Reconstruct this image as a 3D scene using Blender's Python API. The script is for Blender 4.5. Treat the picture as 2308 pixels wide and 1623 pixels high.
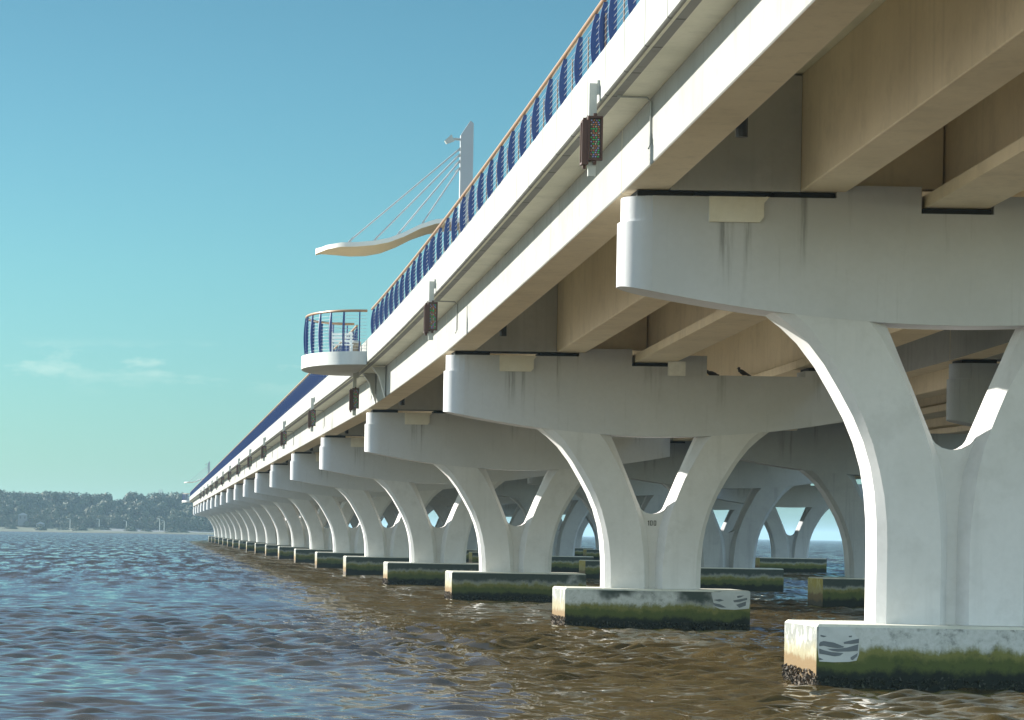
import bpy, bmesh, math, random
import numpy as np
from mathutils import Vector, Matrix

random.seed(7)
for o in list(bpy.data.objects):
    bpy.data.objects.remove(o)
SC = bpy.context.scene
COL = SC.collection

# ------------------------------------------------------------------ camera
CAM_Z = 2.75
cam_d = bpy.data.cameras.new("camera")
cam = bpy.data.objects.new("camera", cam_d)
COL.objects.link(cam)
cam.location = (0, 0, CAM_Z)
ROLL = 0.0165
cam.rotation_euler = (Matrix.Rotation(math.radians(90), 3, 'X') @ Matrix.Rotation(ROLL, 3, 'Z')).to_euler()
cam_d.sensor_width = 36
cam_d.lens = 36 * 7200 / 2308
cam_d.shift_x = (1154 - 346.2) / 2308
cam_d.shift_y = (1191.2 - 811.5) / 2308
cam_d.clip_start = 0.5
cam_d.clip_end = 60000
SC.camera = cam

# ------------------------------------------------------------------ sky, sun, exposure
SUN_EL = math.radians(21)
SUN_DIR = Vector((-0.79 * math.cos(SUN_EL), 0.613 * math.cos(SUN_EL), math.sin(SUN_EL))).normalized()
world = bpy.data.worlds.new("World")
SC.world = world
world.use_nodes = True
wn, wl = world.node_tree.nodes, world.node_tree.links
wn.clear()
w_out = wn.new('ShaderNodeOutputWorld')
w_bg = wn.new('ShaderNodeBackground')
w_bg.inputs['Strength'].default_value = 0.15
w_sky = wn.new('ShaderNodeTexSky')
w_sky.sky_type = 'NISHITA'
w_sky.sun_disc = False
w_sky.sun_elevation = SUN_EL
w_sky.sun_rotation = math.atan2(SUN_DIR.x, SUN_DIR.y)
w_sky.altitude = 0
w_sky.air_density = 1.0
w_sky.dust_density = 0.6
w_sky.ozone_density = 1.5
w_tint = wn.new('ShaderNodeMix'); w_tint.data_type = 'RGBA'; w_tint.blend_type = 'MULTIPLY'
w_tint.inputs[0].default_value = 1.0
w_tc = wn.new('ShaderNodeTexCoord')
w_sep = wn.new('ShaderNodeSeparateXYZ')
wl.new(w_tc.outputs['Generated'], w_sep.inputs[0])
w_grad = wn.new('ShaderNodeValToRGB')
w_el = w_grad.color_ramp.elements
w_el[0].position = 0.0; w_el[0].color = (0.118, 0.232, 0.315, 1)
w_el[1].position = 0.165; w_el[1].color = (0.098, 0.186, 0.212, 1)
for _p, _c in ((0.08, (0.112, 0.222, 0.265, 1)), (0.21, (0.165, 0.250, 0.275, 1)), (0.36, (0.25, 0.33, 0.37, 1)), (0.62, (0.32, 0.36, 0.38, 1)), (0.85, (0.7, 0.75, 0.75, 1)), (1.0, (1.2, 1.2, 1.1, 1))):
    _e = w_el.new(_p); _e.color = _c
wl.new(w_sep.outputs[2], w_grad.inputs[0]); 
# sky behind the viewer is brightened and warmed as added fill light
w_back = wn.new('ShaderNodeMapRange'); w_back.interpolation_type = 'SMOOTHSTEP'
w_back.inputs['From Min'].default_value = 0.25; w_back.inputs['From Max'].default_value = -0.55
wl.new(w_sep.outputs[1], w_back.inputs[0])
w_bmix = wn.new('ShaderNodeMix'); w_bmix.data_type = 'RGBA'
w_bmix.inputs[7].default_value = (1.20, 1.14, 0.98, 1)
wl.new(w_back.outputs[0], w_bmix.inputs[0]); wl.new(w_grad.outputs[0], w_bmix.inputs[6])
wl.new(w_bmix.outputs[2], w_tint.inputs[7])
wl.new(w_sky.outputs[0], w_tint.inputs[6])
# thin low clouds
w_map = wn.new('ShaderNodeMapping'); w_map.inputs['Scale'].default_value = (34, 34, 110); w_map.inputs['Location'].default_value = (3.3, 0.7, 0.4)
w_noise = wn.new('ShaderNodeTexNoise'); w_noise.inputs['Scale'].default_value = 1.0
w_noise.inputs['Detail'].default_value = 6; w_noise.inputs['Roughness'].default_value = 0.6
w_ramp = wn.new('ShaderNodeMapRange')
w_ramp.inputs['From Min'].default_value = 0.50; w_ramp.inputs['From Max'].default_value = 0.72
w_ramp.inputs['To Max'].default_value = 0.55
w_band = wn.new('ShaderNodeMapRange'); w_band.interpolation_type = 'SMOOTHSTEP'
w_band.inputs['From Min'].default_value = 0.040; w_band.inputs['From Max'].default_value = 0.053
w_band2 = wn.new('ShaderNodeMapRange'); w_band2.interpolation_type = 'SMOOTHSTEP'
w_band2.inputs['From Min'].default_value = 0.053; w_band2.inputs['From Max'].default_value = 0.060
w_band2.inputs['To Min'].default_value = 1; w_band2.inputs['To Max'].default_value = 0
w_m1 = wn.new('ShaderNodeMath'); w_m1.operation = 'MULTIPLY'
w_m2 = wn.new('ShaderNodeMath'); w_m2.operation = 'MULTIPLY'
w_mix = wn.new('ShaderNodeMix'); w_mix.data_type = 'RGBA'
w_mix.inputs[7].default_value = (2.1, 2.5, 2.2, 1)
wl.new(w_tc.outputs['Generated'], w_map.inputs[0]); wl.new(w_map.outputs[0], w_noise.inputs['Vector'])
wl.new(w_noise.outputs[0], w_ramp.inputs[0])
wl.new(w_sep.outputs[2], w_band.inputs[0]); wl.new(w_sep.outputs[2], w_band2.inputs[0])
wl.new(w_band.outputs[0], w_m1.inputs[0]); wl.new(w_band2.outputs[0], w_m1.inputs[1])
wl.new(w_m1.outputs[0], w_m2.inputs[0]); wl.new(w_ramp.outputs[0], w_m2.inputs[1])
wl.new(w_m2.outputs[0], w_mix.inputs[0]); wl.new(w_tint.outputs[2], w_mix.inputs[6])
wl.new(w_mix.outputs[2], w_bg.inputs[0])
wl.new(w_bg.outputs[0], w_out.inputs[0])

sun_d = bpy.data.lights.new("sun", 'SUN')
sun_d.energy = 4.5
sun_d.angle = math.radians(0.5)
sun_d.color = (1.0, 0.94, 0.84)
sun = bpy.data.objects.new("sun", sun_d)
COL.objects.link(sun)
sun.rotation_euler = SUN_DIR.to_track_quat('Z', 'Y').to_euler()

SC.view_settings.view_transform = 'Standard'
SC.view_settings.look = 'None'
SC.view_settings.exposure = 1.5
SC.view_settings.gamma = 1
SC.cycles.max_bounces = 8
SC.cycles.diffuse_bounces = 5
SC.cycles.volume_bounces = 0

# ------------------------------------------------------------------ materials
def new_mat(name):
    m = bpy.data.materials.new(name)
    m.use_nodes = True
    n, l = m.node_tree.nodes, m.node_tree.links
    b = n['Principled BSDF']
    return m, n, l, b

def mixrgb(n, l, fac, a, b, mode='MIX'):
    x = n.new('ShaderNodeMix'); x.data_type = 'RGBA'; x.blend_type = mode
    for sock, v in ((0, fac), (6, a), (7, b)):
        if isinstance(v, (int, float)): x.inputs[sock].default_value = v
        elif isinstance(v, tuple): x.inputs[sock].default_value = (*v, 1) if len(v) == 3 else v
        else: l.new(v, x.inputs[sock])
    return x.outputs[2]

def math_n(n, l, op, a, b=None, c=None):
    x = n.new('ShaderNodeMath'); x.operation = op
    for i, v in enumerate((a, b, c)):
        if v is None: continue
        if isinstance(v, (int, float)): x.inputs[i].default_value = v
        else: l.new(v, x.inputs[i])
    return x.outputs[0]

def rng(n, l, v, a, b, c=0.0, d=1.0, smooth=True):
    x = n.new('ShaderNodeMapRange')
    if smooth: x.interpolation_type = 'SMOOTHSTEP'
    l.new(v, x.inputs[0])
    for i, k in enumerate((a, b, c, d)): x.inputs[i + 1].default_value = k
    return x.outputs[0]

def noise(n, l, vec, scale, detail=4, rough=0.55, stretch=None):
    if stretch:
        mp = n.new('ShaderNodeMapping'); mp.inputs['Scale'].default_value = stretch
        l.new(vec, mp.inputs[0]); vec = mp.outputs[0]
    t = n.new('ShaderNodeTexNoise'); t.inputs['Scale'].default_value = scale
    t.inputs['Detail'].default_value = detail; t.inputs['Roughness'].default_value = rough
    l.new(vec, t.inputs['Vector'])
    return t.outputs[0]

def pos(n):
    return n.new('ShaderNodeNewGeometry').outputs['Position']

def bump(n, l, b, h, strength, dist):
    x = n.new('ShaderNodeBump'); x.inputs['Strength'].default_value = strength
    x.inputs['Distance'].default_value = dist
    l.new(h, x.inputs['Height']); l.new(x.outputs[0], b.inputs['Normal'])

def concrete(name, col, dirt, streak=0.35, blotch=0.7, rough=0.75, pits=True):
    m, n, l, b = new_mat(name)
    p = pos(n)
    big = noise(n, l, p, 0.35, 5, 0.6)
    c = mixrgb(n, l, rng(n, l, big, 0.35, 0.72, 0, blotch), col, dirt)
    st = noise(n, l, p, 1.0, 5, 0.65, (3.2, 3.2, 0.16))
    c = mixrgb(n, l, rng(n, l, st, 0.52, 0.70, 0, streak), c, tuple(x * 0.62 for x in dirt))
    mid_n = noise(n, l, p, 1.3, 6, 0.7)
    c = mixrgb(n, l, rng(n, l, mid_n, 0.48, 0.7, 0, 0.35), c, tuple(x * 0.8 for x in dirt))
    fine = noise(n, l, p, 9, 5, 0.6)
    c = mixrgb(n, l, rng(n, l, fine, 0.3, 0.75, 0, 0.22), c, tuple(x * 0.8 for x in col))
    if pits:
        pit = noise(n, l, p, 2.2, 7, 0.75, (1.5, 1.5, 0.8))
        c = mixrgb(n, l, rng(n, l, pit, 0.72, 0.76, 0, 0.75), c, (0.09, 0.085, 0.075))
    l.new(c, b.inputs['Base Color'])
    b.inputs['Roughness'].default_value = rough
    b.inputs['Specular IOR Level'].default_value = 0.3
    bump(n, l, b, fine, 0.25, 0.01)
    return m

M = {}
M['pier'] = concrete('pier_concrete', (0.63, 0.63, 0.635), (0.54, 0.54, 0.53), streak=0.14)
M['beam'] = concrete('diaphragm_concrete', (0.56, 0.56, 0.54), (0.45, 0.46, 0.43), streak=0.2)
def beam_mat(name, zt, shade_toned):
    # cap beams: rain runs off the seat beside the bright notch and leaves dark drips below it
    col, dirt = ((0.36, 0.39, 0.42), (0.27, 0.30, 0.33)) if shade_toned else ((0.55, 0.56, 0.58), (0.46, 0.47, 0.47))  # back bridges' beams have the under-deck shade mixed into their colour
    m, n, l, b = new_mat(name)
    p = n.new('ShaderNodeTexCoord').outputs['Object']
    wp = pos(n)
    c = mixrgb(n, l, rng(n, l, noise(n, l, wp, 0.35, 5, 0.6), 0.35, 0.7, 0, 0.6), col, dirt)
    fine = noise(n, l, wp, 9, 5, 0.6)
    c = mixrgb(n, l, rng(n, l, fine, 0.3, 0.75, 0, 0.22), c, tuple(x * 0.8 for x in col))
    s = n.new('ShaderNodeSeparateXYZ'); l.new(p, s.inputs[0])
    st = noise(n, l, wp, 1.0, 6, 0.7, (7, 7, 0.35))
    c = mixrgb(n, l, rng(n, l, st, 0.56, 0.74, 0, 0.22), c, tuple(x * 0.5 for x in dirt))
    for x0, w, fall, amt in ((-4.38, 0.22, 1.5, 0.75), (-3.98, 0.10, 1.7, 0.8), (-2.95, 0.12, 1.1, 0.6), (-0.2, 0.25, 0.9, 0.4), (1.9, 0.3, 1.3, 0.5), (4.9, 0.3, 1.0, 0.5)):
        dx = math_n(n, l, 'ABSOLUTE', math_n(n, l, 'SUBTRACT', s.outputs[0], x0))
        a = rng(n, l, dx, w, w * 0.2)
        a = math_n(n, l, 'MULTIPLY', a, rng(n, l, s.outputs[2], zt - 0.4 - fall, zt - 0.45))
        a = math_n(n, l, 'MULTIPLY', a, rng(n, l, st, 0.40, 0.66))
        c = mixrgb(n, l, math_n(n, l, 'MULTIPLY', a, amt), c, (0.12, 0.12, 0.11))
    pit = noise(n, l, wp, 2.6, 7, 0.78, (1.6, 1.6, 0.6))
    c = mixrgb(n, l, rng(n, l, pit, 0.70, 0.735, 0, 0.85), c, (0.06, 0.055, 0.05))
    l.new(c, b.inputs['Base Color']); b.inputs['Roughness'].default_value = 0.75
    b.inputs['Specular IOR Level'].default_value = 0.3
    bump(n, l, b, fine, 0.25, 0.01)
    return m
M['girder'] = concrete('girder_concrete', (0.84, 0.73, 0.53), (0.70, 0.60, 0.42), streak=0.2, pits=False)
M['white'] = concrete('white_painted_concrete', (0.29, 0.295, 0.28), (0.21, 0.215, 0.20), streak=0.3, blotch=0.6, pits=False)
M['balcony'] = concrete('balcony_white_paint', (0.56, 0.57, 0.55), (0.47, 0.49, 0.47), streak=0.2, pits=False)
M['soffit'] = concrete('soffit_concrete', (0.88, 0.88, 0.74), (0.70, 0.72, 0.59), streak=0.1, pits=False)
M['pier_shade_toned'] = concrete('shade_toned_pier_concrete', (0.36, 0.39, 0.42), (0.27, 0.30, 0.33))  # darker bluish tone stands in for the shade under the decks
M['cream'] = concrete('bright_notch_stand_in_cream', (0.80, 0.77, 0.68), (0.68, 0.63, 0.50), streak=0.1, pits=False)

# fascia: white paint with thin vertical control joints
def fascia_mat():
    m, n, l, b = new_mat('fascia_white_concrete')
    p = pos(n)
    c = mixrgb(n, l, rng(n, l, noise(n, l, p, 0.5, 5), 0.4, 0.7, 0, 0.5), (0.285, 0.295, 0.28), (0.21, 0.22, 0.205))
    st = noise(n, l, p, 1.0, 5, 0.65, (3, 3, 0.15))
    c = mixrgb(n, l, rng(n, l, st, 0.55, 0.72, 0, 0.4), c, (0.13, 0.13, 0.11))
    s = n.new('ShaderNodeSeparateXYZ'); l.new(p, s.inputs[0])
    fr = math_n(n, l, 'FRACT', math_n(n, l, 'DIVIDE', math_n(n, l, 'ADD', s.outputs[1], 0.7), 2.3))
    j = math_n(n, l, 'LESS_THAN', fr, 0.034)
    c = mixrgb(n, l, math_n(n, l, 'MULTIPLY', j, 0.85), c, (0.05, 0.055, 0.05))
    l.new(c, b.inputs['Base Color']); b.inputs['Roughness'].default_value = 0.65
    b.inputs['Specular IOR Level'].default_value = 0.3
    return m
M['fascia'] = fascia_mat()

def cap_mat(name, sunny, dark=0.0, yellow=False):
    m, n, l, b = new_mat(name)
    p = pos(n)
    s = n.new('ShaderNodeSeparateXYZ'); l.new(p, s.inputs[0])
    z = s.outputs[2]
    wob = noise(n, l, p, 1.7, 8, 0.75, (1, 1, 0.8))
    zw = math_n(n, l, 'ADD', z, math_n(n, l, 'MULTIPLY', math_n(n, l, 'SUBTRACT', wob, 0.5), 0.62))
    drip = noise(n, l, p, 3.2, 5, 0.6, (1, 1, 0.10))
    zd = math_n(n, l, 'ADD', zw, math_n(n, l, 'MULTIPLY', math_n(n, l, 'SUBTRACT', drip, 0.5), 0.22))
    fine = noise(n, l, p, 11, 6, 0.7)
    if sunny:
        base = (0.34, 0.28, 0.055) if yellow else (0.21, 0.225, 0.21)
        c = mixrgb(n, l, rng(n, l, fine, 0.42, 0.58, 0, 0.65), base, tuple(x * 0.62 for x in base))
        dapple = noise(n, l, p, 3.0, 4, 0.6)  # bright dapples painted in for light rippling off the water
        c = mixrgb(n, l, rng(n, l, dapple, 0.50, 0.60, 0, 0.8), c, (0.40, 0.36, 0.15) if yellow else (0.42, 0.43, 0.40))
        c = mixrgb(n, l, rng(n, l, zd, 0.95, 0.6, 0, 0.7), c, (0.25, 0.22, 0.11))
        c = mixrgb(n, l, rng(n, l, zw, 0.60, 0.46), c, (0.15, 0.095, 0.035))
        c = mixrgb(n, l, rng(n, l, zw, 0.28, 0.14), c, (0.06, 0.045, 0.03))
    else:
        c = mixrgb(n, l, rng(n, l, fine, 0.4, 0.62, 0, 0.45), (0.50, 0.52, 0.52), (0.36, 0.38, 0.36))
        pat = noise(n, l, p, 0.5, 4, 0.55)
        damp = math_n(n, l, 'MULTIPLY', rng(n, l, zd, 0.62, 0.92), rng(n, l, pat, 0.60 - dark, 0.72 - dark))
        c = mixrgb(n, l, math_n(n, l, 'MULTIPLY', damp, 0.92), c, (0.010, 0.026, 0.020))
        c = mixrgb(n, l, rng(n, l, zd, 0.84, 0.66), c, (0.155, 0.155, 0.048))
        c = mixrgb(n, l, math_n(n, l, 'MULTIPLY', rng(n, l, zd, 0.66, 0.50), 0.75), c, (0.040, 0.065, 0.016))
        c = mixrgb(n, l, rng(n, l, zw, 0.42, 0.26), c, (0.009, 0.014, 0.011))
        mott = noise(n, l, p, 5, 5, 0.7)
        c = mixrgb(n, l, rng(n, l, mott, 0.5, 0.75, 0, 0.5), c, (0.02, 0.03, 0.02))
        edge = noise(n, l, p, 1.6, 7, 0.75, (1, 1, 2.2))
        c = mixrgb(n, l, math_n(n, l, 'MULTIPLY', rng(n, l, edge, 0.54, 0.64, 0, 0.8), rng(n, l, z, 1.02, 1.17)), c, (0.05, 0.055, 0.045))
    l.new(c, b.inputs['Base Color'])
    b.inputs['Roughness'].default_value = 0.7
    b.inputs['Specular IOR Level'].default_value = 0.25
    bump(n, l, b, noise(n, l, p, 22, 5, 0.7), 0.5, 0.02)
    return m
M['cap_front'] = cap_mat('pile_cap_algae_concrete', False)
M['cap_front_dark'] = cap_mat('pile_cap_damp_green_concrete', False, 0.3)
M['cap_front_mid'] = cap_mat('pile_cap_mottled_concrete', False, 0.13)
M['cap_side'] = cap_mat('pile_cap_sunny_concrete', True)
M['cap_side_yellow'] = cap_mat('pile_cap_lichen_and_light_dapple_concrete', True, 0, True)
M['cap_top'] = concrete('pile_cap_top_concrete', (0.66, 0.66, 0.58), (0.5, 0.5, 0.42))

def plain(name, col, rough=0.5, metal=0.0, var=0.25, scale=6):
    m, n, l, b = new_mat(name)
    c = mixrgb(n, l, rng(n, l, noise(n, l, pos(n), scale, 4), 0.3, 0.7, 0, var), col, tuple(x * 0.6 for x in col))
    l.new(c, b.inputs['Base Color']); b.inputs['Roughness'].default_value = rough
    b.inputs['Metallic'].default_value = metal
    return m
M['rubber'] = plain('bearing_rubber', (0.012, 0.014, 0.014), 0.8)
M['blue'] = plain('blue_painted_steel', (0.003, 0.034, 0.16), 0.45)
M['rail'] = plain('brown_tube_rail', (0.30, 0.17, 0.085), 0.35)
M['mullion'] = plain('rusty_mullion', (0.20, 0.13, 0.10), 0.5)
M['wire'] = plain('steel_wire', (0.42, 0.44, 0.44), 0.35, 0.7)
M['cable'] = plain('grey_cable', (0.36, 0.38, 0.38), 0.5)
M['galv'] = plain('galvanised_steel', (0.50, 0.51, 0.47), 0.45, 0.25, 0.15)
M['bronze'] = plain('bronze_lamp_housing', (0.10, 0.05, 0.038), 0.45, 0.3)
M['darklens'] = plain('lamp_lens_board', (0.10, 0.085, 0.07), 0.25)
M['mast'] = plain('mast_pale_paint', (0.29, 0.31, 0.33), 0.5, 0.0, 0.1, 1)
M['canopy'] = plain('canopy_paint', (0.62, 0.60, 0.56), 0.5, 0.0, 0.12, 1)
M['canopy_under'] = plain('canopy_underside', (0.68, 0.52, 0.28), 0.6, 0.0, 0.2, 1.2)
M['pipe'] = plain('grey_pipe', (0.36, 0.38, 0.36), 0.6)
M['black'] = plain('black_pipe', (0.02, 0.02, 0.022), 0.5)
M['bird'] = plain('dark_feathers', (0.045, 0.035, 0.035), 0.7, 0, 0.5, 30)
M['caustic_light'] = plain('painted_caustic_light', (0.47, 0.50, 0.51), 0.7, 0, 0.4, 3)  # light rippling off the water, put into flat colour with the strokes below
M['caustic_dark'] = plain('painted_caustic_dark', (0.13, 0.15, 0.17), 0.7, 0, 0.5, 4)
M['digits'] = plain('dark_stencil_paint', (0.06, 0.065, 0.06), 0.7)
M['asphalt'] = plain('asphalt', (0.06, 0.06, 0.06), 0.9)
M['white_metal'] = plain('white_metal', (0.78, 0.78, 0.74), 0.5)
M['brown'] = plain('weathered_brown', (0.22, 0.18, 0.13), 0.7)
for nm, c in (('led_green', (0.06, 0.75, 0.18)), ('led_orange', (0.75, 0.25, 0.10)), ('led_violet', (0.45, 0.45, 0.85)), ('led_pale', (0.75, 0.70, 0.55))):
    M[nm] = plain(nm, c, 0.2, 0, 0.1)

# ------------------------------------------------------------------ mesh helpers
class MB:
    def __init__(self): self.v = []; self.f = []; self.m = []
    def add(self, vs, fs, mi=0):
        o = len(self.v); self.v += [tuple(x) for x in vs]
        for f in fs:
            self.f.append([i + o for i in f]); self.m.append(mi)
    def box(self, x0, x1, y0, y1, z0, z1, mi=0):
        vs = [(x, y, z) for x in (x0, x1) for y in (y0, y1) for z in (z0, z1)]
        self.add(vs, [(0, 1, 3, 2), (4, 6, 7, 5), (0, 4, 5, 1), (2, 3, 7, 6), (0, 2, 6, 4), (1, 5, 7, 3)], mi)
    def prism_y(self, poly, y0, y1, mi=0, caps=True):     # poly in (x,z), counter-clockwise seen from -y
        k = len(poly)
        vs = [(x, y0, z) for x, z in poly] + [(x, y1, z) for x, z in poly]
        fs = [(i, i + k, (i + 1) % k + k, (i + 1) % k) for i in range(k)]
        if caps: fs += [tuple(range(k)), tuple(range(2 * k - 1, k - 1, -1))]
        self.add(vs, fs, mi)
    def loft(self, rings, closed=True, cap=True, mi=0):
        k = len(rings[0]); vs = [p for r in rings for p in r]; fs = []
        for a in range(len(rings) - 1):
            for i in range(k if closed else k - 1):
                j = (i + 1) % k
                fs.append((a * k + i, a * k + j, (a + 1) * k + j, (a + 1) * k + i))
        if cap:
            fs.append(tuple(range(k - 1, -1, -1))); o = (len(rings) - 1) * k; fs.append(tuple(range(o, o + k)))
        self.add(vs, fs, mi)
    def tube(self, pts, r, seg=8, mi=0):
        rings = []; P = [Vector(p) for p in pts]
        rr = r if isinstance(r, (list, tuple)) else [r] * len(P)
        for i, p in enumerate(P):
            d = (P[min(i + 1, len(P) - 1)] - P[max(i - 1, 0)]).normalized()
            up = Vector((0, 0, 1)) if abs(d.z) < 0.9 else Vector((1, 0, 0))
            a = d.cross(up).normalized(); b = a.cross(d)
            rings.append([p + (a * math.cos(t) + b * math.sin(t)) * rr[i] for t in (2 * math.pi * s / seg for s in range(seg))])
        self.loft(rings, mi=mi)
    def ball(self, c, r, seg=10, rings=7, mi=0, rot=None):
        R = []
        for a in range(rings + 1):
            t = math.pi * a / rings; q = []
            for s in range(seg):
                u = 2 * math.pi * s / seg
                v = Vector((r[0] * max(math.sin(t), 0.02) * math.cos(u), r[1] * max(math.sin(t), 0.02) * math.sin(u), r[2] * math.cos(t)))
                if rot: v = rot @ v
                q.append(Vector(c) + v)
            R.append(q)
        self.loft(R, mi=mi)
    def build(self, name, mats, parent=None, loc=None, smooth=None, fix=True):
        me = bpy.data.meshes.new(name)
        me.from_pydata([tuple(v) for v in self.v], [], self.f)
        if not isinstance(mats, (list, tuple)): mats = [mats]
        for mm in mats: me.materials.append(mm)
        me.polygons.foreach_set('material_index', self.m)
        if fix:
            bm = bmesh.new(); bm.from_mesh(me)
            bmesh.ops.recalc_face_normals(bm, faces=bm.faces)
            bm.to_mesh(me); bm.free()
        if smooth is not None:
            me.shade_smooth(); me.set_sharp_from_angle(angle=math.radians(smooth))
        me.update()
        o = bpy.data.objects.new(name, me); COL.objects.link(o)
        if parent is not None: o.parent = parent
        if loc: o.location = loc
        return o

def tag(o, label=None, cat=None, group=None, kind=None):
    if label: o['label'] = label
    if cat: o['category'] = cat
    if group: o['group'] = group
    if kind: o['kind'] = kind
    return o

def thing(name, label, cat, loc=(0, 0, 0), group=None):
    o = bpy.data.objects.new(name, None); COL.objects.link(o)
    o.location = loc; o.empty_display_size = 0.3
    return tag(o, label, cat, group)

def copy_tree(o, parent=None):
    c = o.copy(); COL.objects.link(c)
    if parent is not None: c.parent = parent
    for ch in list(o.children): copy_tree(ch, c)
    return c

# ------------------------------------------------------------------ alignment of the bridge
S = 36.0
YC0 = 60.36                                     # centre line of the nearest pier
def delta(Y):                                   # the crest rises toward the viewer
    k = (Y - 59.66) / S
    return 0.3 * (2.2 - k) ** 2 if k < 2.2 else 0.0
def zg(Y): return 7.66 + delta(Y)
def xo(Y): return (Y - 707) ** 2 / 2200 if Y > 707 else 0.0
def pier_y(k): return YC0 + S * k
CAP_TOP = 1.19
XC = 15.0
ORD = ['nearest', 'second', 'third', 'fourth', 'fifth', 'sixth', 'seventh', 'eighth', 'ninth', 'tenth', 'eleventh', 'twelfth',
       'thirteenth', 'fourteenth', 'fifteenth', 'sixteenth', 'seventeenth', 'eighteenth', 'nineteenth', 'twentieth', 'twenty-first', 'twenty-second', 'twenty-third']

# ------------------------------------------------------------------ piers
OUT = [(-3.44, 5.98), (-3.13, 5.72), (-2.82, 5.43), (-2.48, 4.99), (-2.18, 4.49), (-1.92, 4.02), (-1.72, 3.55), (-1.58, 3.08), (-1.50, 2.62), (-1.455, 2.1), (-1.44, 1.6)]
INN = [(-1.31, 5.98), (-1.20, 5.55), (-0.99, 5.05), (-0.76, 4.52), (-0.58, 4.08), (-0.42, 3.70), (-0.30, 3.40), (-0.17, 3.0), (-0.10, 2.55), (-0.075, 2.1), (-0.07, 1.6)]
OUF = [(-3.07, 5.98), (-2.80, 5.68), (-2.52, 5.30), (-2.22, 4.85), (-1.96, 4.42), (-1.74, 3.95), (-1.57, 3.50), (-1.44, 3.02), (-1.345, 2.55), (-1.29, 2.05), (-1.275, 1.6)]
INF = [(-1.68, 5.98), (-1.45, 5.52), (-1.17, 5.0), (-0.91, 4.52), (-0.74, 4.10), (-0.60, 3.73), (-0.50, 3.43), (-0.40, 3.0), (-0.34, 2.52), (-0.29, 2.05), (-0.27, 1.6)]
DEP = 0.62        # half depth of column and beam
def column_mb(d):
    """the two curved arms with bevelled edges, and the thinner web that ties them below the opening"""
    mb = MB()
    base = CAP_TOP - 0.02
    def ext(c): return [(x, z + d) for x, z in c] + [(c[-1][0], base)]
    O, I, OF, IF = ext(OUT), ext(INN), ext(OUF), ext(INF)
    cy, ci = 0.16, 0.30
    for s in (-1, 1):
        rings = []
        for i in range(len(O)):
            r = [(OF[i][0], -DEP, OF[i][1]), (IF[i][0], -DEP, IF[i][1]), (I[i][0], -DEP + ci, I[i][1]), (I[i][0], DEP - ci, I[i][1]),
                 (IF[i][0], DEP, IF[i][1]), (OF[i][0], DEP, OF[i][1]), (O[i][0], DEP - cy, O[i][1]), (O[i][0], -DEP + cy, O[i][1])]
            if i == 0: r = [(x, y, soffit_z(x) + d) for x, y, z in r]
            rings.append([(-s * x, y, z) for x, y, z in r])
        mb.loft(rings)
    yw = DEP - 0.27
    U = [(-0.47, 3.80), (-0.42, 3.66), (-0.34, 3.55), (-0.22, 3.47), (-0.08, 3.435), (0.08, 3.435), (0.22, 3.47), (0.34, 3.55), (0.42, 3.66), (0.47, 3.80)]
    poly = [(x, z + d) for x, z in U] + [(0.5, 3.3 + d), (0.2, 2.3 + d), (0.12, base), (-0.12, base), (-0.2, 2.3 + d), (-0.5, 3.3 + d)]
    mb.prism_y(poly[::-1], -yw, yw)
    return mb

def soffit_z(dx):
    a = abs(dx)
    return 5.75 + 0.018 * a ** 2 * (1 if a < 5 else 1) - 0.0002 * a ** 3
def beam_mb(d, dg):
    """hammerhead beam with a curved soffit, stepped seats for the girders and rounded ends"""
    mb = MB()
    zt = 7.66 + dg                               # seat level of the outer girder
    XL, XR, R = -6.32, 6.32, 0.55
    xa, xb = XL + R, XR - R
    n = 26
    bot = [(xa + (xb - xa) * i / n, soffit_z(xa + (xb - xa) * i / n) + d) for i in range(n + 1)]
    top = [(xb, zt - 0.30), (4.45, zt - 0.30), (4.45, zt - 0.48), (1.5, zt - 0.48), (1.5, zt + 0.10), (0.62, zt + 0.10), (0.62, zt - 0.24),
           (-0.74, zt - 0.24), (-0.74, zt + 0.26), (-2.33, zt + 0.26), (-2.33, zt + 0.02), (xa, zt + 0.02)]
    mb.prism_y(bot + top, -DEP - 0.008, DEP + 0.008)
    for s, x1, ztop in ((-1, xa, zt + 0.02), (1, xb, zt - 0.30)):
        m = 18
        def ring(zf, inset):
            pts = []
            for i in range(m + 1):
                t = -math.pi / 2 + math.pi * i / m
                rr = R - inset
                yy = (DEP - R + 0) * (1 if t > 0 else -1 if t < 0 else 0) + (R - inset * 0.5) * math.sin(t)
                xx = x1 + s * rr * math.cos(t)
                pts.append((xx, yy, zf(xx)))
            return pts
        ledge = ztop - 0.47
        r0 = ring(lambda x: soffit_z(x) + d, 0); r1 = ring(lambda x: ledge, 0)
        r2 = ring(lambda x: ledge + 0.004, 0.06); r3 = ring(lambda x: ztop, 0.06)
        mb.loft([r0, r1, r2, r3], closed=False, cap=True)
    return mb

def pile_cap_mb(seed):
    mb = MB(); e = 0.05
    x0, x1, y0, y1 = -2.75, 2.75, -1.5, 1.5
    def ring(i, z): return [(x0 + i, y0 + i, z), (x1 - i, y0 + i, z), (x1 - i, y1 - i, z), (x0 + i, y1 - i, z)]
    a, b, c = ring(0, -1.8), ring(0, CAP_TOP - e), ring(e, CAP_TOP)
    mb.add(a + b, [(0, 1, 5, 4), (2, 3, 7, 6)], 0)
    mb.add(a + b, [(1, 2, 6, 5), (3, 0, 4, 7)], 1)
    mb.add(b + c, [(0, 1, 5, 4), (1, 2, 6, 5), (2, 3, 7, 6), (3, 0, 4, 7), (4, 5, 6, 7)], 2)
    return mb

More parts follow.
